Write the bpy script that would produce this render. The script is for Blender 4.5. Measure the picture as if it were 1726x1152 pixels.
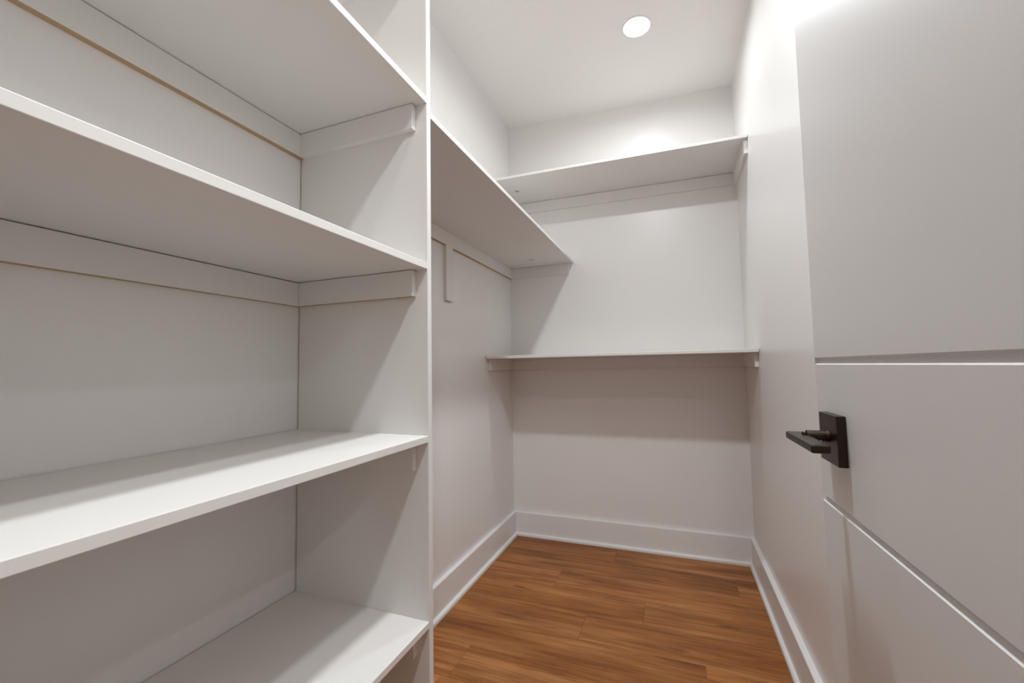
import bpy, bmesh, math, random
from mathutils import Matrix, Vector

# ------------------------------------------------------------------ clearing
for o in list(bpy.data.objects):
    bpy.data.objects.remove(o, do_unlink=True)
scene = bpy.context.scene
COL = scene.collection
random.seed(7)

S = 1.05                      # survey unit -> metres (survey origin = lens, floor at z = -1)


def W(x, y, z):
    return Vector((x * S, y * S, (z + 1.0) * S))


# ------------------------------------------------------------------ camera
YAW, PITCH, ROLL, FPX = 0.36481, 0.06023, -0.01751, 708.56
cy_, sy_ = math.cos(YAW), math.sin(YAW)
cp_, sp_ = math.cos(PITCH), math.sin(PITCH)
Fv = Vector((-sy_ * cp_, cy_ * cp_, sp_))
R0 = Vector((cy_, sy_, 0))
U0 = R0.cross(Fv)
c_, s_ = math.cos(ROLL), math.sin(ROLL)
Rv = c_ * R0 + s_ * U0
Uv = -s_ * R0 + c_ * U0
cam_d = bpy.data.cameras.new('camera')
cam_d.sensor_fit = 'HORIZONTAL'
cam_d.sensor_width = 36.0
cam_d.lens = 36.0 * FPX / 1726.0
cam_d.clip_start = 0.02
cam = bpy.data.objects.new('camera', cam_d)
COL.objects.link(cam)
m = Matrix((Rv, Uv, -Fv)).transposed().to_4x4()
m.translation = W(0, 0, 0)
cam.matrix_world = m
scene.camera = cam

# ------------------------------------------------------------------ world, exposure
world = bpy.data.worlds.new('world')
scene.world = world
world.use_nodes = True
bg = world.node_tree.nodes['Background']
bg.inputs[0].default_value = (0.95, 0.97, 1.0, 1)
bg.inputs[1].default_value = 0.3
vs = scene.view_settings
vs.view_transform = 'Standard'
vs.look = 'None'
vs.exposure = 0.03
vs.gamma = 1.0
vs.use_curve_mapping = False
scene.display_settings.display_device = 'sRGB'
scene.cycles.max_bounces = 16
scene.cycles.diffuse_bounces = 12
scene.cycles.glossy_bounces = 6
scene.cycles.sample_clamp_indirect = 6.0
scene.cycles.use_denoising = True

LAMP = 6.2                   # watts of the downlights
LAMP_NEAR = 19.5
LAMP_HALL = 13.0
LAMP_DOOR = 16.0
LAMP_COL = (0.95, 1.0, 1.035)
BEAM = 168.0                 # full beam spread of the downlights, degrees

# ------------------------------------------------------------------ survey of the room (units)
XL, XR, YB = -0.93079, 0.34408, 2.42578
ZC, ZCK = 1.51188, -0.03919          # ceiling height at the left wall, fall to the right wall
P0, P1 = 0.84048, 0.85692            # upright panel of the shelving unit
PF, SF = -0.52956, -0.52981          # panel front, shelf front
TC, CH = 0.01576, 0.06325            # cleat thickness and height
SHELVES = [(-0.57928, -0.5648), (-0.16974, -0.15425), (0.23189, 0.24793), (0.63665, 0.65171), (1.040, 1.0555)]
CIN = 0.03148
LSX, LSB, LST = -0.52863, 0.60672, 0.62038
USY, USB, UST, USK = 2.04786, 1.00909, 1.0222, -0.01766
LOY, LOB, LOT = 2.03541, 0.04477, 0.05906
BT, BH, SHW, SHH = 0.0185, -0.86576, 0.01298, -0.98195
YF = 0.02                            # inner face of the doorway wall
DX, DY, DYAW = 0.2, 0.7576, 0.02297  # far edge of the open door
FT = -0.105                          # hall face of the doorway wall
OX0, OX1, OZ = -0.56, 0.232, 1.33   # doorway opening


def zceil(x):
    return ZC + ZCK * (x - XL) / (XR - XL)


# ------------------------------------------------------------------ materials
def newmat(name):
    mt = bpy.data.materials.new(name)
    mt.use_nodes = True
    nt = mt.node_tree
    return mt, nt, nt.nodes['Principled BSDF']


def paint(name, col, rough, bump=0.0, scale=220.0, spec=0.5, var=0.015):
    mt, nt, b = newmat(name)
    b.inputs['Roughness'].default_value = rough
    b.inputs['Specular IOR Level'].default_value = spec
    tc = nt.nodes.new('ShaderNodeTexCoord')
    n2 = nt.nodes.new('ShaderNodeTexNoise')
    n2.inputs['Scale'].default_value = 3.0
    n2.inputs['Detail'].default_value = 3.0
    nt.links.new(tc.outputs['Object'], n2.inputs['Vector'])
    mx = nt.nodes.new('ShaderNodeMix')
    mx.data_type = 'RGBA'
    mx.inputs[6].default_value = (col[0] * (1 - var), col[1] * (1 - var), col[2] * (1 - var), 1)
    mx.inputs[7].default_value = (min(1, col[0] * (1 + var)), min(1, col[1] * (1 + var)), min(1, col[2] * (1 + var)), 1)
    nt.links.new(n2.outputs['Fac'], mx.inputs[0])
    nt.links.new(mx.outputs[2], b.inputs['Base Color'])
    if bump:
        n1 = nt.nodes.new('ShaderNodeTexNoise')
        n1.inputs['Scale'].default_value = scale
        n1.inputs['Detail'].default_value = 2.0
        nt.links.new(tc.outputs['Object'], n1.inputs['Vector'])
        bp = nt.nodes.new('ShaderNodeBump')
        bp.inputs['Strength'].default_value = bump
        bp.inputs['Distance'].default_value = 0.001
        nt.links.new(n1.outputs['Fac'], bp.inputs['Height'])
        nt.links.new(bp.outputs['Normal'], b.inputs['Normal'])
    return mt


M_WALL = paint('wall_paint_semigloss', (0.75, 0.735, 0.72), 0.31, 0.04, 160, 0.42)
M_CEIL = paint('ceiling_paint_flat', (0.77, 0.745, 0.73), 0.85, 0.05, 200, 0.2)
M_TRIM = paint('trim_paint_semigloss', (0.75, 0.74, 0.73), 0.34)
M_SHELF = paint('shelf_white_lacquer', (0.71, 0.69, 0.665), 0.40, 0.03, 300)
M_DOOR = paint('door_paint_satin', (0.70, 0.69, 0.68), 0.38, 0.03, 220)
M_METAL = None
M_RAW_SHADE = paint('raw_fibreboard_and_gap_shade', (0.46, 0.32, 0.19), 0.8, 0.1, 400, 0.2, 0.08)  # bare cleat undersides; also painted-in shade for gaps at board edges
M_GAP = paint('dark_gap_filler', (0.25, 0.22, 0.2), 0.9)

mt, nt, b = newmat('dark_bronze_metal')
b.inputs['Base Color'].default_value = (0.048, 0.035, 0.026, 1)
b.inputs['Metallic'].default_value = 0.95
b.inputs['Roughness'].default_value = 0.36
nz = nt.nodes.new('ShaderNodeTexNoise')
nz.inputs['Scale'].default_value = 900
bp = nt.nodes.new('ShaderNodeBump')
bp.inputs['Strength'].default_value = 0.05
bp.inputs['Distance'].default_value = 0.0005
nt.links.new(nz.outputs['Fac'], bp.inputs['Height'])
nt.links.new(bp.outputs['Normal'], b.inputs['Normal'])
M_METAL = mt

mt, nt, b = newmat('bright_screw_steel')
b.inputs['Base Color'].default_value = (0.62, 0.6, 0.57, 1)
b.inputs['Metallic'].default_value = 1.0
b.inputs['Roughness'].default_value = 0.3
M_STEEL = mt

mt, nt, b = newmat('grey_clip_plastic')
b.inputs['Base Color'].default_value = (0.27, 0.26, 0.25, 1)
b.inputs['Roughness'].default_value = 0.5
M_CLIP = mt


def lens_mat(name, k):
    mt, nt, b = newmat(name)
    b.inputs['Base Color'].default_value = (0.9, 0.9, 0.9, 1)
    b.inputs['Emission Color'].default_value = (*LAMP_COL, 1)
    b.inputs['Emission Strength'].default_value = k
    return mt


def wood():
    mt, nt, b = newmat('oak_look_vinyl_plank')
    N = nt.nodes.new
    L = nt.links.new
    tc = N('ShaderNodeTexCoord')
    oi = N('ShaderNodeObjectInfo')
    mul = N('ShaderNodeMath'); mul.operation = 'MULTIPLY'; mul.inputs[1].default_value = 37.0
    L(oi.outputs['Random'], mul.inputs[0])
    add = N('ShaderNodeVectorMath'); add.operation = 'ADD'
    cmb = N('ShaderNodeCombineXYZ')
    L(mul.outputs[0], cmb.inputs[0]); L(mul.outputs[0], cmb.inputs[1])
    L(tc.outputs['Object'], add.inputs[0]); L(cmb.outputs[0], add.inputs[1])

    def noise(sx, sy, scale, detail, rough=0.55, dist=0.0):
        mp = N('ShaderNodeMapping')
        mp.inputs['Scale'].default_value = (sx, sy, 1)
        L(add.outputs[0], mp.inputs['Vector'])
        n = N('ShaderNodeTexNoise')
        n.inputs['Scale'].default_value = scale
        n.inputs['Detail'].default_value = detail
        n.inputs['Roughness'].default_value = rough
        n.inputs['Distortion'].default_value = dist
        L(mp.outputs[0], n.inputs['Vector'])
        return n
    broad = noise(1.4, 13.0, 1.0, 5, 0.6, 0.7)
    fine = noise(5.0, 150.0, 1.0, 4, 0.6, 0.3)
    blot = noise(2.2, 5.0, 1.0, 3)
    streak = noise(2.2, 46.0, 1.0, 4, 0.62, 0.4)
    knot = noise(4.0, 26.0, 1.0, 2, 0.5, 0.2)
    ramp = N('ShaderNodeValToRGB')
    e = ramp.color_ramp.elements
    e[0].position, e[0].color = 0.27, (0.230, 0.072, 0.014, 1)
    e[1].position, e[1].color = 0.74, (0.510, 0.235, 0.088, 1)
    k = e.new(0.5); k.color = (0.365, 0.142, 0.038, 1)
    L(broad.outputs['Fac'], ramp.inputs[0])

    def mix(a, bcol, fac, mode='MIX'):
        x = N('ShaderNodeMix'); x.data_type = 'RGBA'; x.blend_type = mode
        if isinstance(fac, float):
            x.inputs[0].default_value = fac
        else:
            L(fac, x.inputs[0])
        L(a, x.inputs[6])
        if isinstance(bcol, tuple):
            x.inputs[7].default_value = bcol
        else:
            L(bcol, x.inputs[7])
        return x.outputs[2]
    r2 = N('ShaderNodeValToRGB')
    r2.color_ramp.elements[0].position, r2.color_ramp.elements[0].color = 0.3, (0.66, 0.62, 0.58, 1)
    r2.color_ramp.elements[1].position, r2.color_ramp.elements[1].color = 0.7, (1.12, 1.12, 1.12, 1)
    L(fine.outputs['Fac'], r2.inputs[0])
    c = mix(ramp.outputs[0], r2.outputs[0], 0.8, 'MULTIPLY')
    r6 = N('ShaderNodeValToRGB')
    r6.color_ramp.elements[0].position, r6.color_ramp.elements[0].color = 0.36, (0.60, 0.55, 0.50, 1)
    r6.color_ramp.elements[1].position, r6.color_ramp.elements[1].color = 0.56, (1.06, 1.06, 1.06, 1)
    L(streak.outputs['Fac'], r6.inputs[0])
    c = mix(c, r6.outputs[0], 0.75, 'MULTIPLY')
    r3 = N('ShaderNodeValToRGB')
    r3.color_ramp.elements[0].position, r3.color_ramp.elements[0].color = 0.34, (0.74, 0.72, 0.7, 1)
    r3.color_ramp.elements[1].position, r3.color_ramp.elements[1].color = 0.66, (1.1, 1.1, 1.1, 1)
    L(blot.outputs['Fac'], r3.inputs[0])
    c = mix(c, r3.outputs[0], 0.8, 'MULTIPLY')
    r4 = N('ShaderNodeValToRGB')
    r4.color_ramp.elements[0].position, r4.color_ramp.elements[0].color = 0.64, (0, 0, 0, 1)
    r4.color_ramp.elements[1].position, r4.color_ramp.elements[1].color = 0.76, (1, 1, 1, 1)
    L(knot.outputs['Fac'], r4.inputs[0])
    c = mix(c, (0.11, 0.040, 0.012, 1), r4.outputs[0])
    r5 = N('ShaderNodeMapRange')
    r5.inputs['To Min'].default_value = 0.93
    r5.inputs['To Max'].default_value = 1.06
    L(oi.outputs['Random'], r5.inputs['Value'])
    g = N('ShaderNodeCombineColor')
    for i in range(3):
        L(r5.outputs[0], g.inputs[i])
    c = mix(c, g.outputs[0], 1.0, 'MULTIPLY')
    L(c, b.inputs['Base Color'])
    b.inputs['Roughness'].default_value = 0.48
    b.inputs['Specular IOR Level'].default_value = 0.35
    bp = N('ShaderNodeBump')
    bp.inputs['Strength'].default_value = 0.12
    bp.inputs['Distance'].default_value = 0.0006
    L(fine.outputs['Fac'], bp.inputs['Height'])
    L(bp.outputs['Normal'], b.inputs['Normal'])
    return mt


M_WOOD = wood()


# ------------------------------------------------------------------ helpers
def add_box(bm, x0, x1, y0, y1, z0, z1, bev=0.0, mi=0, segs=2):
    """box in metres, optional small bevel; returns its faces"""
    tmp = bmesh.new()
    vs_ = [tmp.verts.new((x, y, z)) for x in (x0, x1) for y in (y0, y1) for z in (z0, z1)]
    for f in ((0, 1, 3, 2), (4, 6, 7, 5), (0, 4, 5, 1), (2, 3, 7, 6), (0, 2, 6, 4), (1, 5, 7, 3)):
        tmp.faces.new([vs_[i] for i in f])
    bmesh.ops.recalc_face_normals(tmp, faces=tmp.faces)
    if bev:
        bmesh.ops.bevel(tmp, geom=list(tmp.edges), offset=bev, segments=segs, affect='EDGES', profile=0.5, clamp_overlap=True)
    for f in tmp.faces:
        f.material_index = mi
    me = bpy.data.meshes.new('tmp')
    tmp.to_mesh(me)
    tmp.free()
    bm.from_mesh(me)
    bpy.data.meshes.remove(me)


def ubox(bm, x0, x1, y0, y1, z0, z1, bev=0.0, mi=0, gap=(0, 0, 0, 0, 0, 0)):
    """box in survey units; gaps in metres taken off each side (x0,x1,y0,y1,z0,z1)"""
    a, c = W(x0, y0, z0), W(x1, y1, z1)
    add_box(bm, a.x + gap[0], c.x - gap[1], a.y + gap[2], c.y - gap[3], a.z + gap[4], c.z - gap[5], bev, mi)


def prism(bm, prof, p0, p1, ax_a, ax_b):
    """extrude profile [(a,b)...] (metres along ax_a, ax_b) from p0 to p1"""
    r0 = [bm.verts.new(p0 + ax_a * a + ax_b * b_) for a, b_ in prof]
    r1 = [bm.verts.new(p1 + ax_a * a + ax_b * b_) for a, b_ in prof]
    n = len(prof)
    for i in range(n):
        bm.faces.new([r0[i], r0[(i + 1) % n], r1[(i + 1) % n], r1[i]])
    bm.faces.new(r0)
    bm.faces.new(list(reversed(r1)))


def cyl(bm, p0, p1, r0, r1=None, n=28, cap=True):
    r1 = r0 if r1 is None else r1
    d = (p1 - p0).normalized()
    a = d.orthogonal().normalized()
    c = d.cross(a)
    A = [bm.verts.new(p0 + (a * math.cos(t) + c * math.sin(t)) * r0) for t in [2 * math.pi * i / n for i in range(n)]]
    B = [bm.verts.new(p1 + (a * math.cos(t) + c * math.sin(t)) * r1) for t in [2 * math.pi * i / n for i in range(n)]]
    for i in range(n):
        bm.faces.new([A[i], A[(i + 1) % n], B[(i + 1) % n], B[i]])
    if cap:
        bm.faces.new(list(reversed(A)))
        bm.faces.new(B)


def obj(name, bm, mats, parent=None, origin=None, smooth=False):
    """link a bmesh (world metres) as ONE object; origin moves its pivot"""
    bmesh.ops.recalc_face_normals(bm, faces=bm.faces)
    me = bpy.data.meshes.new(name)
    if origin is not None:
        bmesh.ops.translate(bm, verts=bm.verts, vec=-Vector(origin))
    bm.to_mesh(me)
    bm.free()
    for mm in (mats if isinstance(mats, (list, tuple)) else [mats]):
        me.materials.append(mm)
    if smooth:
        for p in me.polygons:
            p.use_smooth = True
    o = bpy.data.objects.new(name, me)
    COL.objects.link(o)
    if origin is not None:
        o.location = origin
    if parent is not None:
        o.parent = parent
        o.location = Vector(o.location) - world_loc(parent)
    return o


def world_loc(o):
    v = Vector((0, 0, 0))
    while o is not None:
        v += Vector(o.location)
        o = o.parent
    return v


def thing(name, label, cat, loc, group=None):
    o = bpy.data.objects.new(name, None)
    o.empty_display_size = 0.1
    COL.objects.link(o)
    o.location = loc
    return tag(o, label, cat, group)


def tag(o, label=None, cat=None, group=None, kind=None):
    if label: o['label'] = label
    if cat: o['category'] = cat
    if group: o['group'] = group
    if kind: o['kind'] = kind
    return o


def raw_or_shade_faces(o, axis, sign):
    """bare board under cleats; brown back and end edges are painted-in gap shade"""
    o.data.materials.append(M_RAW_SHADE)
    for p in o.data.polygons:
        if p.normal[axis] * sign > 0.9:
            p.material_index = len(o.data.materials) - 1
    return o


def board(name, x0, x1, y0, y1, z0, z1, parent, mat=None, bev=0.0012, gap=(0, 0, 0, 0, 0, 0), shear=0.0, raw=False, gap_shade=False):
    bm = bmesh.new()
    ubox(bm, x0, x1, y0, y1, z0, z1, bev, 0, gap)
    if shear:
        for v in bm.verts:
            v.co.z += shear * S * (v.co.x / S - XL) / (XR - XL)
    c = W((x0 + x1) / 2, (y0 + y1) / 2, (z0 + z1) / 2)
    o = obj(name, bm, mat or M_SHELF, parent, c)
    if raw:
        raw_or_shade_faces(o, 2, -1)
    if gap_shade:  # back edge coloured brown so the gap at the wall reads as shade
        raw_or_shade_faces(o, 0, -1)
    if gap_shade == 2:  # same painted gap shade on the other end
        raw_or_shade_faces(o, 0, 1)
    return o


# ================================================================== THE SETTING
T = 0.1 / S      # wall thickness in units
HX0, HX1, HY = -1.7, 2.0, -2.1   # hallway behind the doorway


def wall(name, x0, x1, y0, y1, z0, z1, label, mat=None):
    bm = bmesh.new()
    ubox(bm, x0, x1, y0, y1, z0, z1)
    return tag(obj(name, bm, mat or M_WALL), label, 'wall', None, 'structure')


def wall_top(name, corners, label):
    """wall whose top follows the slightly sloping ceiling; corners = footprint in units"""
    bm = bmesh.new()
    lo = [bm.verts.new(W(x, y, -1.0)) for x, y in corners]
    hi = [bm.verts.new(W(x, y, zceil(min(max(x, XL), XR)))) for x, y in corners]
    n = len(corners)
    for i in range(n):
        bm.faces.new([lo[i], lo[(i + 1) % n], hi[(i + 1) % n], hi[i]])
    bm.faces.new(lo)
    bm.faces.new(hi)
    return tag(obj(name, bm, M_WALL), label, 'wall', None, 'structure')


wall_top('wall_left', [(XL - T, FT), (XL, FT), (XL, YB + T), (XL - T, YB + T)], 'white painted left wall behind the tall shelving unit')
wall_top('wall_back', [(XL, YB), (XR, YB), (XR, YB + T), (XL, YB + T)], 'white painted back wall carrying the two stacked shelves')
wall_top('wall_right', [(XR, FT), (XR + T, FT), (XR + T, YB + T), (XR, YB + T)], 'white glossy right wall beside the open door')

# wall with the doorway the camera stands in
bm = bmesh.new()
for (x0, x1, z0) in ((XL, OX0, -1.0), (OX1, XR, -1.0), (OX0, OX1, OZ)):
    lo = [bm.verts.new(W(x, y, z0)) for x, y in ((x0, FT), (x1, FT), (x1, YF), (x0, YF))]
    hi = [bm.verts.new(W(x, y, zceil(x))) for x, y in ((x0, FT), (x1, FT), (x1, YF), (x0, YF))]
    for i in range(4):
        bm.faces.new([lo[i], lo[(i + 1) % 4], hi[(i + 1) % 4], hi[i]])
    bm.faces.new(lo)
    bm.faces.new(hi)
tag(obj('wall_front', bm, M_WALL), 'white wall with the doorway the view looks in through', 'wall', None, 'structure')

# hallway outside the doorway
wall('wall_hallway_back', HX0, HX1, HY - T, HY, -1, ZC, 'white hallway wall opposite the closet doorway')
wall('wall_hallway_left', HX0 - T, HX0, HY - T, FT + T, -1, ZC, 'white hallway wall left of the closet doorway')
wall('wall_hallway_right', HX1, HX1 + T, HY - T, FT + T, -1, ZC, 'white hallway wall right of the closet doorway')
wall('wall_hallway_near_left', HX0, XL - T, FT, FT + T, -1, ZC, 'white hallway wall strip beside the left closet wall')
wall('wall_hallway_near_right', XR + T, HX1, FT, FT + T, -1, ZC, 'white hallway wall strip beside the right closet wall')

bm = bmesh.new()
c4 = [(XL - T, FT), (XR + T, FT), (XR + T, YB + T), (XL - T, YB + T)]
lo = [bm.verts.new(W(x, y, ZC + ZCK * (x - XL) / (XR - XL))) for x, y in c4]
hi = [bm.verts.new(W(x, y, ZC + 0.1)) for x, y in c4]
for i in range(4):
    bm.faces.new([lo[i], lo[(i + 1) % 4], hi[(i + 1) % 4], hi[i]])
bm.faces.new(lo)
bm.faces.new(hi)
ubox(bm, HX0 - T, HX1 + T, HY - T, FT, ZC, ZC + 0.1)
tag(obj('ceiling', bm, M_CEIL), 'flat white ceiling with one lit round downlight', 'ceiling', None, 'structure')

# ---- floor: subfloor slab plus single planks
bm = bmesh.new()
ubox(bm, HX0 - T, HX1 + T, HY - T, YB + T, -1.1, -1.0 - 0.006 / S)
floor = tag(obj('floor', bm, M_GAP, None, W(0, 0, -1.006)), 'brown oak look plank floor of the closet', 'floor', None, 'structure')
ROW0, ROWW, PLEN = 2.405, 0.165, 1.165
JOINTS = {0: -0.32, 1: 0.23, 2: -0.548, 3: -0.147, 4: -0.364, 5: 0.062, 6: -0.72}


def plank(x0, x1, y0, y1):
    bm = bmesh.new()
    a, c = W(x0, y0, -1), W(x1, y1, -1)
    add_box(bm, a.x + 0.0003, c.x - 0.0003, a.y + 0.0003, c.y - 0.0003, -0.006, 0.0, 0.0005, 0, 1)
    o = obj('plank', bm, M_WOOD, floor, Vector(((a.x + c.x) / 2, (a.y + c.y) / 2, 0)))
    return o


row = -1
y1 = ROW0 + ROWW
while y1 > FT:
    y0 = y1 - ROWW
    xa, xb = XL + 0.002, XR - 0.002
    j = JOINTS.get(row, XL + random.uniform(0.15, 1.1))
    cuts = sorted(x for x in (j - PLEN, j, j + PLEN) if xa + 0.02 < x < xb - 0.02)
    ed = [xa] + cuts + [xb]
    for u, v in zip(ed[:-1], ed[1:]):
        plank(u, v, max(y0, FT), min(y1, YB - 0.003))
    y1 = y0
    row += 1
# hallway planks behind the camera
y1 = FT
while y1 > HY + 0.02:
    y0 = max(y1 - ROWW, HY)
    x = HX0 + random.uniform(-1.0, 0)
    while x < HX1:
        a_, b_ = max(x, HX0), min(x + PLEN, HX1)
        if b_ - a_ > 0.02:
            plank(a_, b_, y0, y1)
        x += PLEN
    y1 = y0

# ---- baseboards with shoe moulding
BZ, BTm, SHm, SHZ = (BH + 1) * S, BT * S, SHW * S, (SHH + 1) * S
BASE_PROF = [(0, 0), (BTm, 0), (BTm, BZ - 0.003), (BTm - 0.0012, BZ - 0.0008), (BTm - 0.003, BZ), (0, BZ)]
SHOE_PROF = [(0, 0), (SHm, 0), (SHm, SHZ * 0.42)] + [
    (SHm * math.cos(t) , SHZ * 0.42 + SHZ * 0.58 * math.sin(t)) for t in [math.pi / 2 * i / 6 for i in range(1, 6)]] + [(0, SHZ)]


def baseboard(name, p0, p1, inward, label):
    up = Vector((0, 0, 1))
    bm = bmesh.new()
    prism(bm, BASE_PROF, p0, p1, inward, up)
    o = tag(obj(name, bm, M_TRIM), label, 'baseboard', None, 'structure')
    d = (p1 - p0).normalized()
    bm = bmesh.new()
    prism(bm, SHOE_PROF, p0 + inward * BTm, p1 + inward * BTm, inward, up)
    obj('shoe_moulding', bm, M_TRIM, o)
    return o


baseboard('baseboard_back', W(XL, YB, -1) + Vector((BTm, 0, 0)), W(XR, YB, -1) - Vector((BTm, 0, 0)), Vector((0, -1, 0)), 'tall white baseboard along the back wall')
baseboard('baseboard_left', W(XL, P1, -1), W(XL, YB, -1), Vector((1, 0, 0)), 'tall white baseboard along the left wall')
baseboard('baseboard_right', W(XR, YF, -1), W(XR, YB, -1), Vector((-1, 0, 0)), 'tall white baseboard along the right wall')

# ---- door lining around the opening (behind the lens)
bm = bmesh.new()
jw = 0.018 / S
ubox(bm, OX0, OX0 + jw, FT, YF, -1, OZ, 0.001)
ubox(bm, OX1 - jw, OX1, FT, YF, -1, OZ, 0.001)
ubox(bm, OX0 + jw, OX1 - jw, FT, YF, OZ - jw, OZ, 0.001)
tag(obj('trim_1', bm, M_TRIM), 'white door lining around the closet doorway', 'trim', None, 'structure')

# ================================================================== SHELVING UNIT (left)
unit = thing('shelving_unit', 'tall white built-in shelving unit along the left wall with one upright panel', 'shelving', W((XL + SF) / 2, (YF + P1) / 2, -1))
board('side_panel', XL, PF, P0, P1, -1, 1.30, unit, bev=0.0015, gap=(0.0035, 0, 0, 0, 0, 0), gap_shade=True)
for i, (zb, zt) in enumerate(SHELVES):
    board('shelf', XL, SF, YF, P0, zb, zt, unit, bev=0.0012, gap=(0.0025, 0, 0, 0, 0, 0), gap_shade=True)
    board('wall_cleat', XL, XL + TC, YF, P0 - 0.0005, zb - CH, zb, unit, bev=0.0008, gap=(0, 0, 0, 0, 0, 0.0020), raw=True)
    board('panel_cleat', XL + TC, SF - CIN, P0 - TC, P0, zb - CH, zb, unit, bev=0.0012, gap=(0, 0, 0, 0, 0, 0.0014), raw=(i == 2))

# ================================================================== LONG SHELF ON THE LEFT WALL
ls = thing('wall_shelf', 'long white shelf on the left wall with a short vertical bracket below', 'shelf', W((XL + LSX) / 2, (P1 + YB) / 2, LSB), 'white wall shelves')
board('shelf_board', XL, LSX, P1, YB, LSB, LST, ls, gap=(0.001, 0, 0.0005, 0.0008, 0, 0))
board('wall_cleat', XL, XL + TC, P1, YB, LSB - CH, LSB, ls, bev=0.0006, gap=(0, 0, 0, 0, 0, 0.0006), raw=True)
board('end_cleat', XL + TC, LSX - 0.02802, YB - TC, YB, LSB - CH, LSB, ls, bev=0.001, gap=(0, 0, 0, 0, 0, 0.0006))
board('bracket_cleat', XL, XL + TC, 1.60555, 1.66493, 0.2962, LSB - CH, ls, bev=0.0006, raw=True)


def clip(x, y, z, lx, ly, parent, rot):
    bm = bmesh.new()
    add_box(bm, -lx / 2, lx / 2, -ly / 2, ly / 2, -0.0022, 0.0, 0.0007, 0, 1)
    bmesh.ops.rotate(bm, verts=bm.verts, cent=(0, 0, 0), matrix=Matrix.Rotation(rot, 3, 'Z'))
    o = W(x, y, z)
    bmesh.ops.translate(bm, verts=bm.verts, vec=o)
    return obj('screw_cap', bm, M_CLIP, parent, o)


tag(clip(-0.731, 2.247, LSB, 0.030, 0.006, ls, 0.15), 'small grey screw cap under the shelf')

# ================================================================== UPPER SHELF ON THE BACK WALL
us = thing('wall_shelf', 'upper white shelf across the back wall just below the ceiling', 'shelf', W((XL + XR) / 2, (USY + YB) / 2, USB), 'white wall shelves')
board('shelf_board', XL, XR, USY, YB, USB, UST, us, gap=(0.003, 0.003, 0, 0.001, 0, 0), shear=USK, gap_shade=2)
board('wall_cleat', XL + TC, XR - TC, YB - TC, YB, USB - CH, USB, us, bev=0.0008, gap=(0, 0, 0, 0, 0, 0.0016), shear=USK)
board('end_cleat', XR - TC, XR, USY + 0.02, YB, USB - CH, USB, us, bev=0.0012, gap=(0, 0, 0, 0, 0, 0.0005), shear=USK)
board('end_cleat', XL, XL + TC, USY + 0.02, YB, USB - CH, USB, us, bev=0.0012, gap=(0, 0, 0, 0, 0, 0.0005), shear=USK)
tag(clip(-0.800, 2.220, USB + USK * 0.1, 0.024, 0.014, us, 0.7), 'small grey screw cap under the shelf')

# ================================================================== LOWER SHELF ON THE BACK WALL
lo_ = thing('wall_shelf', 'lower white shelf across the back wall at half height', 'shelf', W((XL + XR) / 2, (LOY + YB) / 2, LOB), 'white wall shelves')
board('shelf_board', XL, XR, LOY, YB, LOB, LOT, lo_, gap=(0.003, 0.003, 0, 0.001, 0, 0), gap_shade=2)
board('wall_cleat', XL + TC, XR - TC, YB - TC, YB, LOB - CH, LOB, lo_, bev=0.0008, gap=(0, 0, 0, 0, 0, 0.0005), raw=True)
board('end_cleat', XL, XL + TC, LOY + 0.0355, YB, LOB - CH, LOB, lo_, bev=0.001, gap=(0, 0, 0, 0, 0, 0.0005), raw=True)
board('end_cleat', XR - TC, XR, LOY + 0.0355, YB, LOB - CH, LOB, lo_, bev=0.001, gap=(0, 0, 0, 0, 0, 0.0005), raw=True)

# ================================================================== OPEN DOOR
DW, DT, DH = 0.762, 0.035, 2.42
dd = Vector((math.sin(DYAW), -math.cos(DYAW), 0))      # from the latch edge towards the hinges
dn = Vector((-math.cos(DYAW), -math.sin(DYAW), 0))     # out of the visible face
UPV = Vector((0, 0, 1))
d0 = Vector((DX * S, DY * S, 0.012))                    # bottom of the latch edge, visible face


def zrel(z):
    return (z + 1) * S - 0.012


# cross-section (depth into the slab, height): face with two coved grooves
def groove(zb, zt, depth):
    h = zt - zb
    return [(0, zb), (-depth * 0.45, zb + h * 0.20), (-depth * 0.80, zb + h * 0.40), (-depth, zb + h * 0.56), (-depth * 0.95, zb + h * 0.76), (-depth * 0.55, zb + h * 0.93), (0, zt)]


k_ = DX / 0.25
prof = [(0, 0.0)] + groove(zrel(-0.25552 * k_), zrel(-0.24319 * k_), 0.0055) + groove(zrel(-0.00571 * k_), zrel(0.0073 * k_), 0.0055) + [
    (0, DH - 0.0015), (-0.0015, DH), (-DT, DH), (-DT, 0)]
bm = bmesh.new()
prism(bm, prof, d0, d0 + dd * DW, dn, UPV)
bmesh.ops.triangulate(bm, faces=[f for f in bm.faces if len(f.verts) > 8])
door = tag(obj('door_1', bm, M_DOOR, None, d0 + dd * DW), 'open white door with two routed grooves and a black lever handle', 'door', None, 'structure')


def dpt(s, off, z):
    """point on the door: s from the latch edge, off out of the face, z world height (metres)"""
    return Vector((d0.x, d0.y, 0)) + dd * s + dn * off + UPV * z


def dbox(bm, s0, s1, o0, o1, z0, z1, bev, segs=2):
    tmp = bmesh.new()
    add_box(tmp, s0, s1, o0, o1, z0, z1, bev, 0, segs)
    for v in tmp.verts:
        v.co = dpt(v.co.x, v.co.y, v.co.z)
    me = bpy.data.meshes.new('tmp')
    tmp.to_mesh(me)
    tmp.free()
    bm.from_mesh(me)
    bpy.data.meshes.remove(me)


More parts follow.
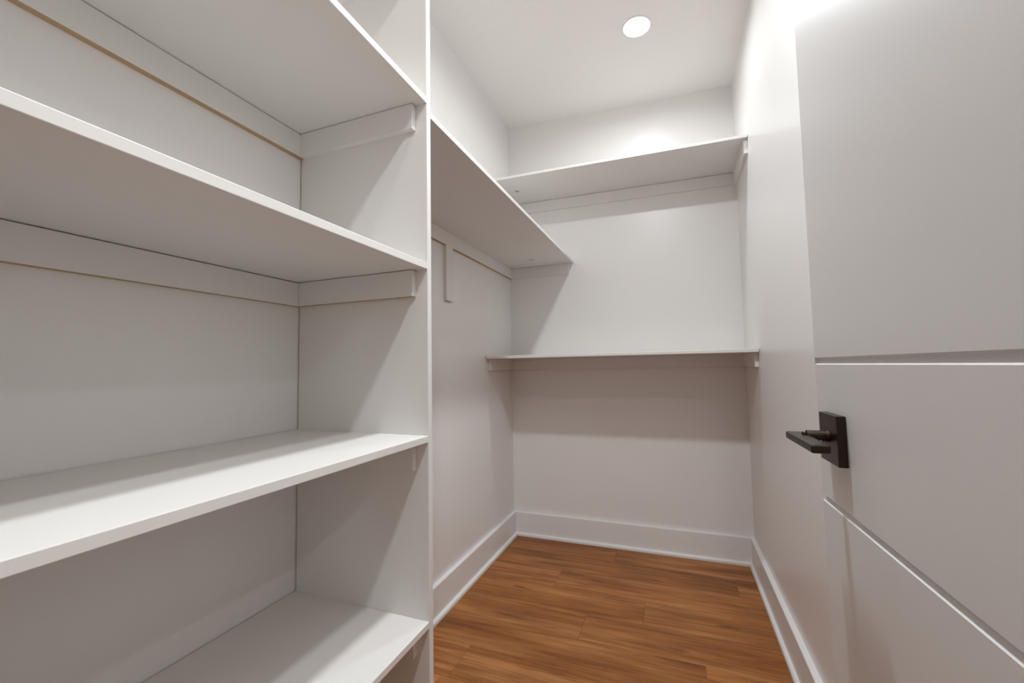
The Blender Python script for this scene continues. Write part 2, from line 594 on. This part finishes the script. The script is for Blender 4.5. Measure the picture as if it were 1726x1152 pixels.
K = k_ * S                                # survey at door distance .25 -> metres
HZ = S - 0.129 * K                        # handle centre height
s_of = lambda y: (0.947 - y) * K          # survey depth -> distance from the latch edge
s0, s1 = s_of(0.8985), s_of(0.8186)
sc = (s0 + s1) / 2
bm = bmesh.new()
dbox(bm, s0, s1, 0, 0.0112, HZ - 0.0342, HZ + 0.0342, 0.0012)
handle = obj('door_handle', bm, M_METAL, door, dpt(sc, 0, HZ))
tag(handle, 'black square rosette with flat lever')
bm = bmesh.new()
cyl(bm, dpt(sc, 0.0112, HZ + 0.0030), dpt(sc, 0.0150, HZ + 0.0030), 0.0084, 0.0082)
cyl(bm, dpt(sc, 0.0150, HZ + 0.0030), dpt(sc, 0.0372, HZ + 0.0030), 0.0074)
cyl(bm, dpt(sc, 0.0372, HZ + 0.0030), dpt(sc, 0.0420, HZ - 0.0010), 0.0074, 0.0040)
obj('handle_neck', bm, M_METAL, handle, dpt(sc, 0.03, HZ), smooth=False)
bm = bmesh.new()
dbox(bm, s_of(0.893), s_of(0.752), 0.0352, 0.0565, HZ - 0.0064, HZ + 0.0044, 0.0026, 3)
obj('handle_lever', bm, M_METAL, handle, dpt(s_of(0.82), 0.046, HZ))
bm = bmesh.new()
cyl(bm, dpt(sc + 0.0070, 0.022, HZ - 0.003), dpt(sc + 0.0086, 0.022, HZ - 0.0038), 0.0011, 0.0010, 12)
tag(obj('set_screw', bm, M_STEEL, handle, dpt(sc + 0.0079, 0.022, HZ - 0.003)), 'tiny bright set screw')


# ================================================================== DOWNLIGHTS
def downlight(x, y, k, label, flat=False):
    z = ZC if flat else zceil(x)
    c = W(x, y, z)
    t = thing('recessed_downlight', label, 'ceiling light', c, 'recessed downlights')
    tilt = 0.0 if flat else math.atan2(ZCK, (XR - XL))
    mat = lens_mat('lit_lens', 12.0)
    R = 0.066
    ring = [(R, 0.0), (R, -0.0018), (R - 0.003, -0.0042), (R - 0.006, -0.0042), (R - 0.008, -0.0022), (R - 0.008, 0.0)]
    bm = bmesh.new()
    n = 48
    rows = [[bm.verts.new((r * math.cos(2 * math.pi * i / n), r * math.sin(2 * math.pi * i / n), h)) for i in range(n)] for r, h in ring]
    for a, b_ in zip(rows[:-1], rows[1:]):
        for i in range(n):
            bm.faces.new([a[i], a[(i + 1) % n], b_[(i + 1) % n], b_[i]])
    o = obj('trim_ring', bm, M_TRIM, None, None, True)
    o.parent = t
    o.rotation_euler = (0, -tilt, 0)
    bm = bmesh.new()
    v = [bm.verts.new(((R - 0.0081) * math.cos(2 * math.pi * i / n), (R - 0.0081) * math.sin(2 * math.pi * i / n), -0.0024)) for i in range(n)]
    w = [bm.verts.new((p.co.x, p.co.y, -0.0004)) for p in v]
    for i in range(n):
        bm.faces.new([v[i], v[(i + 1) % n], w[(i + 1) % n], w[i]])
    bm.faces.new(v)
    bm.faces.new(w)
    o = obj('lens', bm, mat)
    o.parent = t
    o.rotation_euler = (0, -tilt, 0)
    ld = bpy.data.lights.new('lamp', 'AREA')
    ld.shape = 'DISK'
    ld.size = 2 * (R - 0.010)
    ld.spread = math.radians(BEAM)
    ld.energy = k
    ld.color = LAMP_COL
    lo = bpy.data.objects.new('lamp', ld)
    COL.objects.link(lo)
    lo.parent = t
    lo.location = (0, 0, -0.0046)
    lo.rotation_euler = (0, -tilt, 0)
    return t


downlight(-0.0945, 1.853, LAMP, 'lit round recessed downlight in the ceiling near the back wall')
downlight(-0.085, 0.79, LAMP_NEAR, 'round recessed downlight in the ceiling nearer the doorway, above the open door')
downlight(1.45, -1.40, LAMP_HALL, 'round recessed downlight in the hallway ceiling, farther right of the doorway', True)
downlight(0.20, -0.42, LAMP_DOOR, 'round recessed downlight in the hallway ceiling just outside the doorway', True)
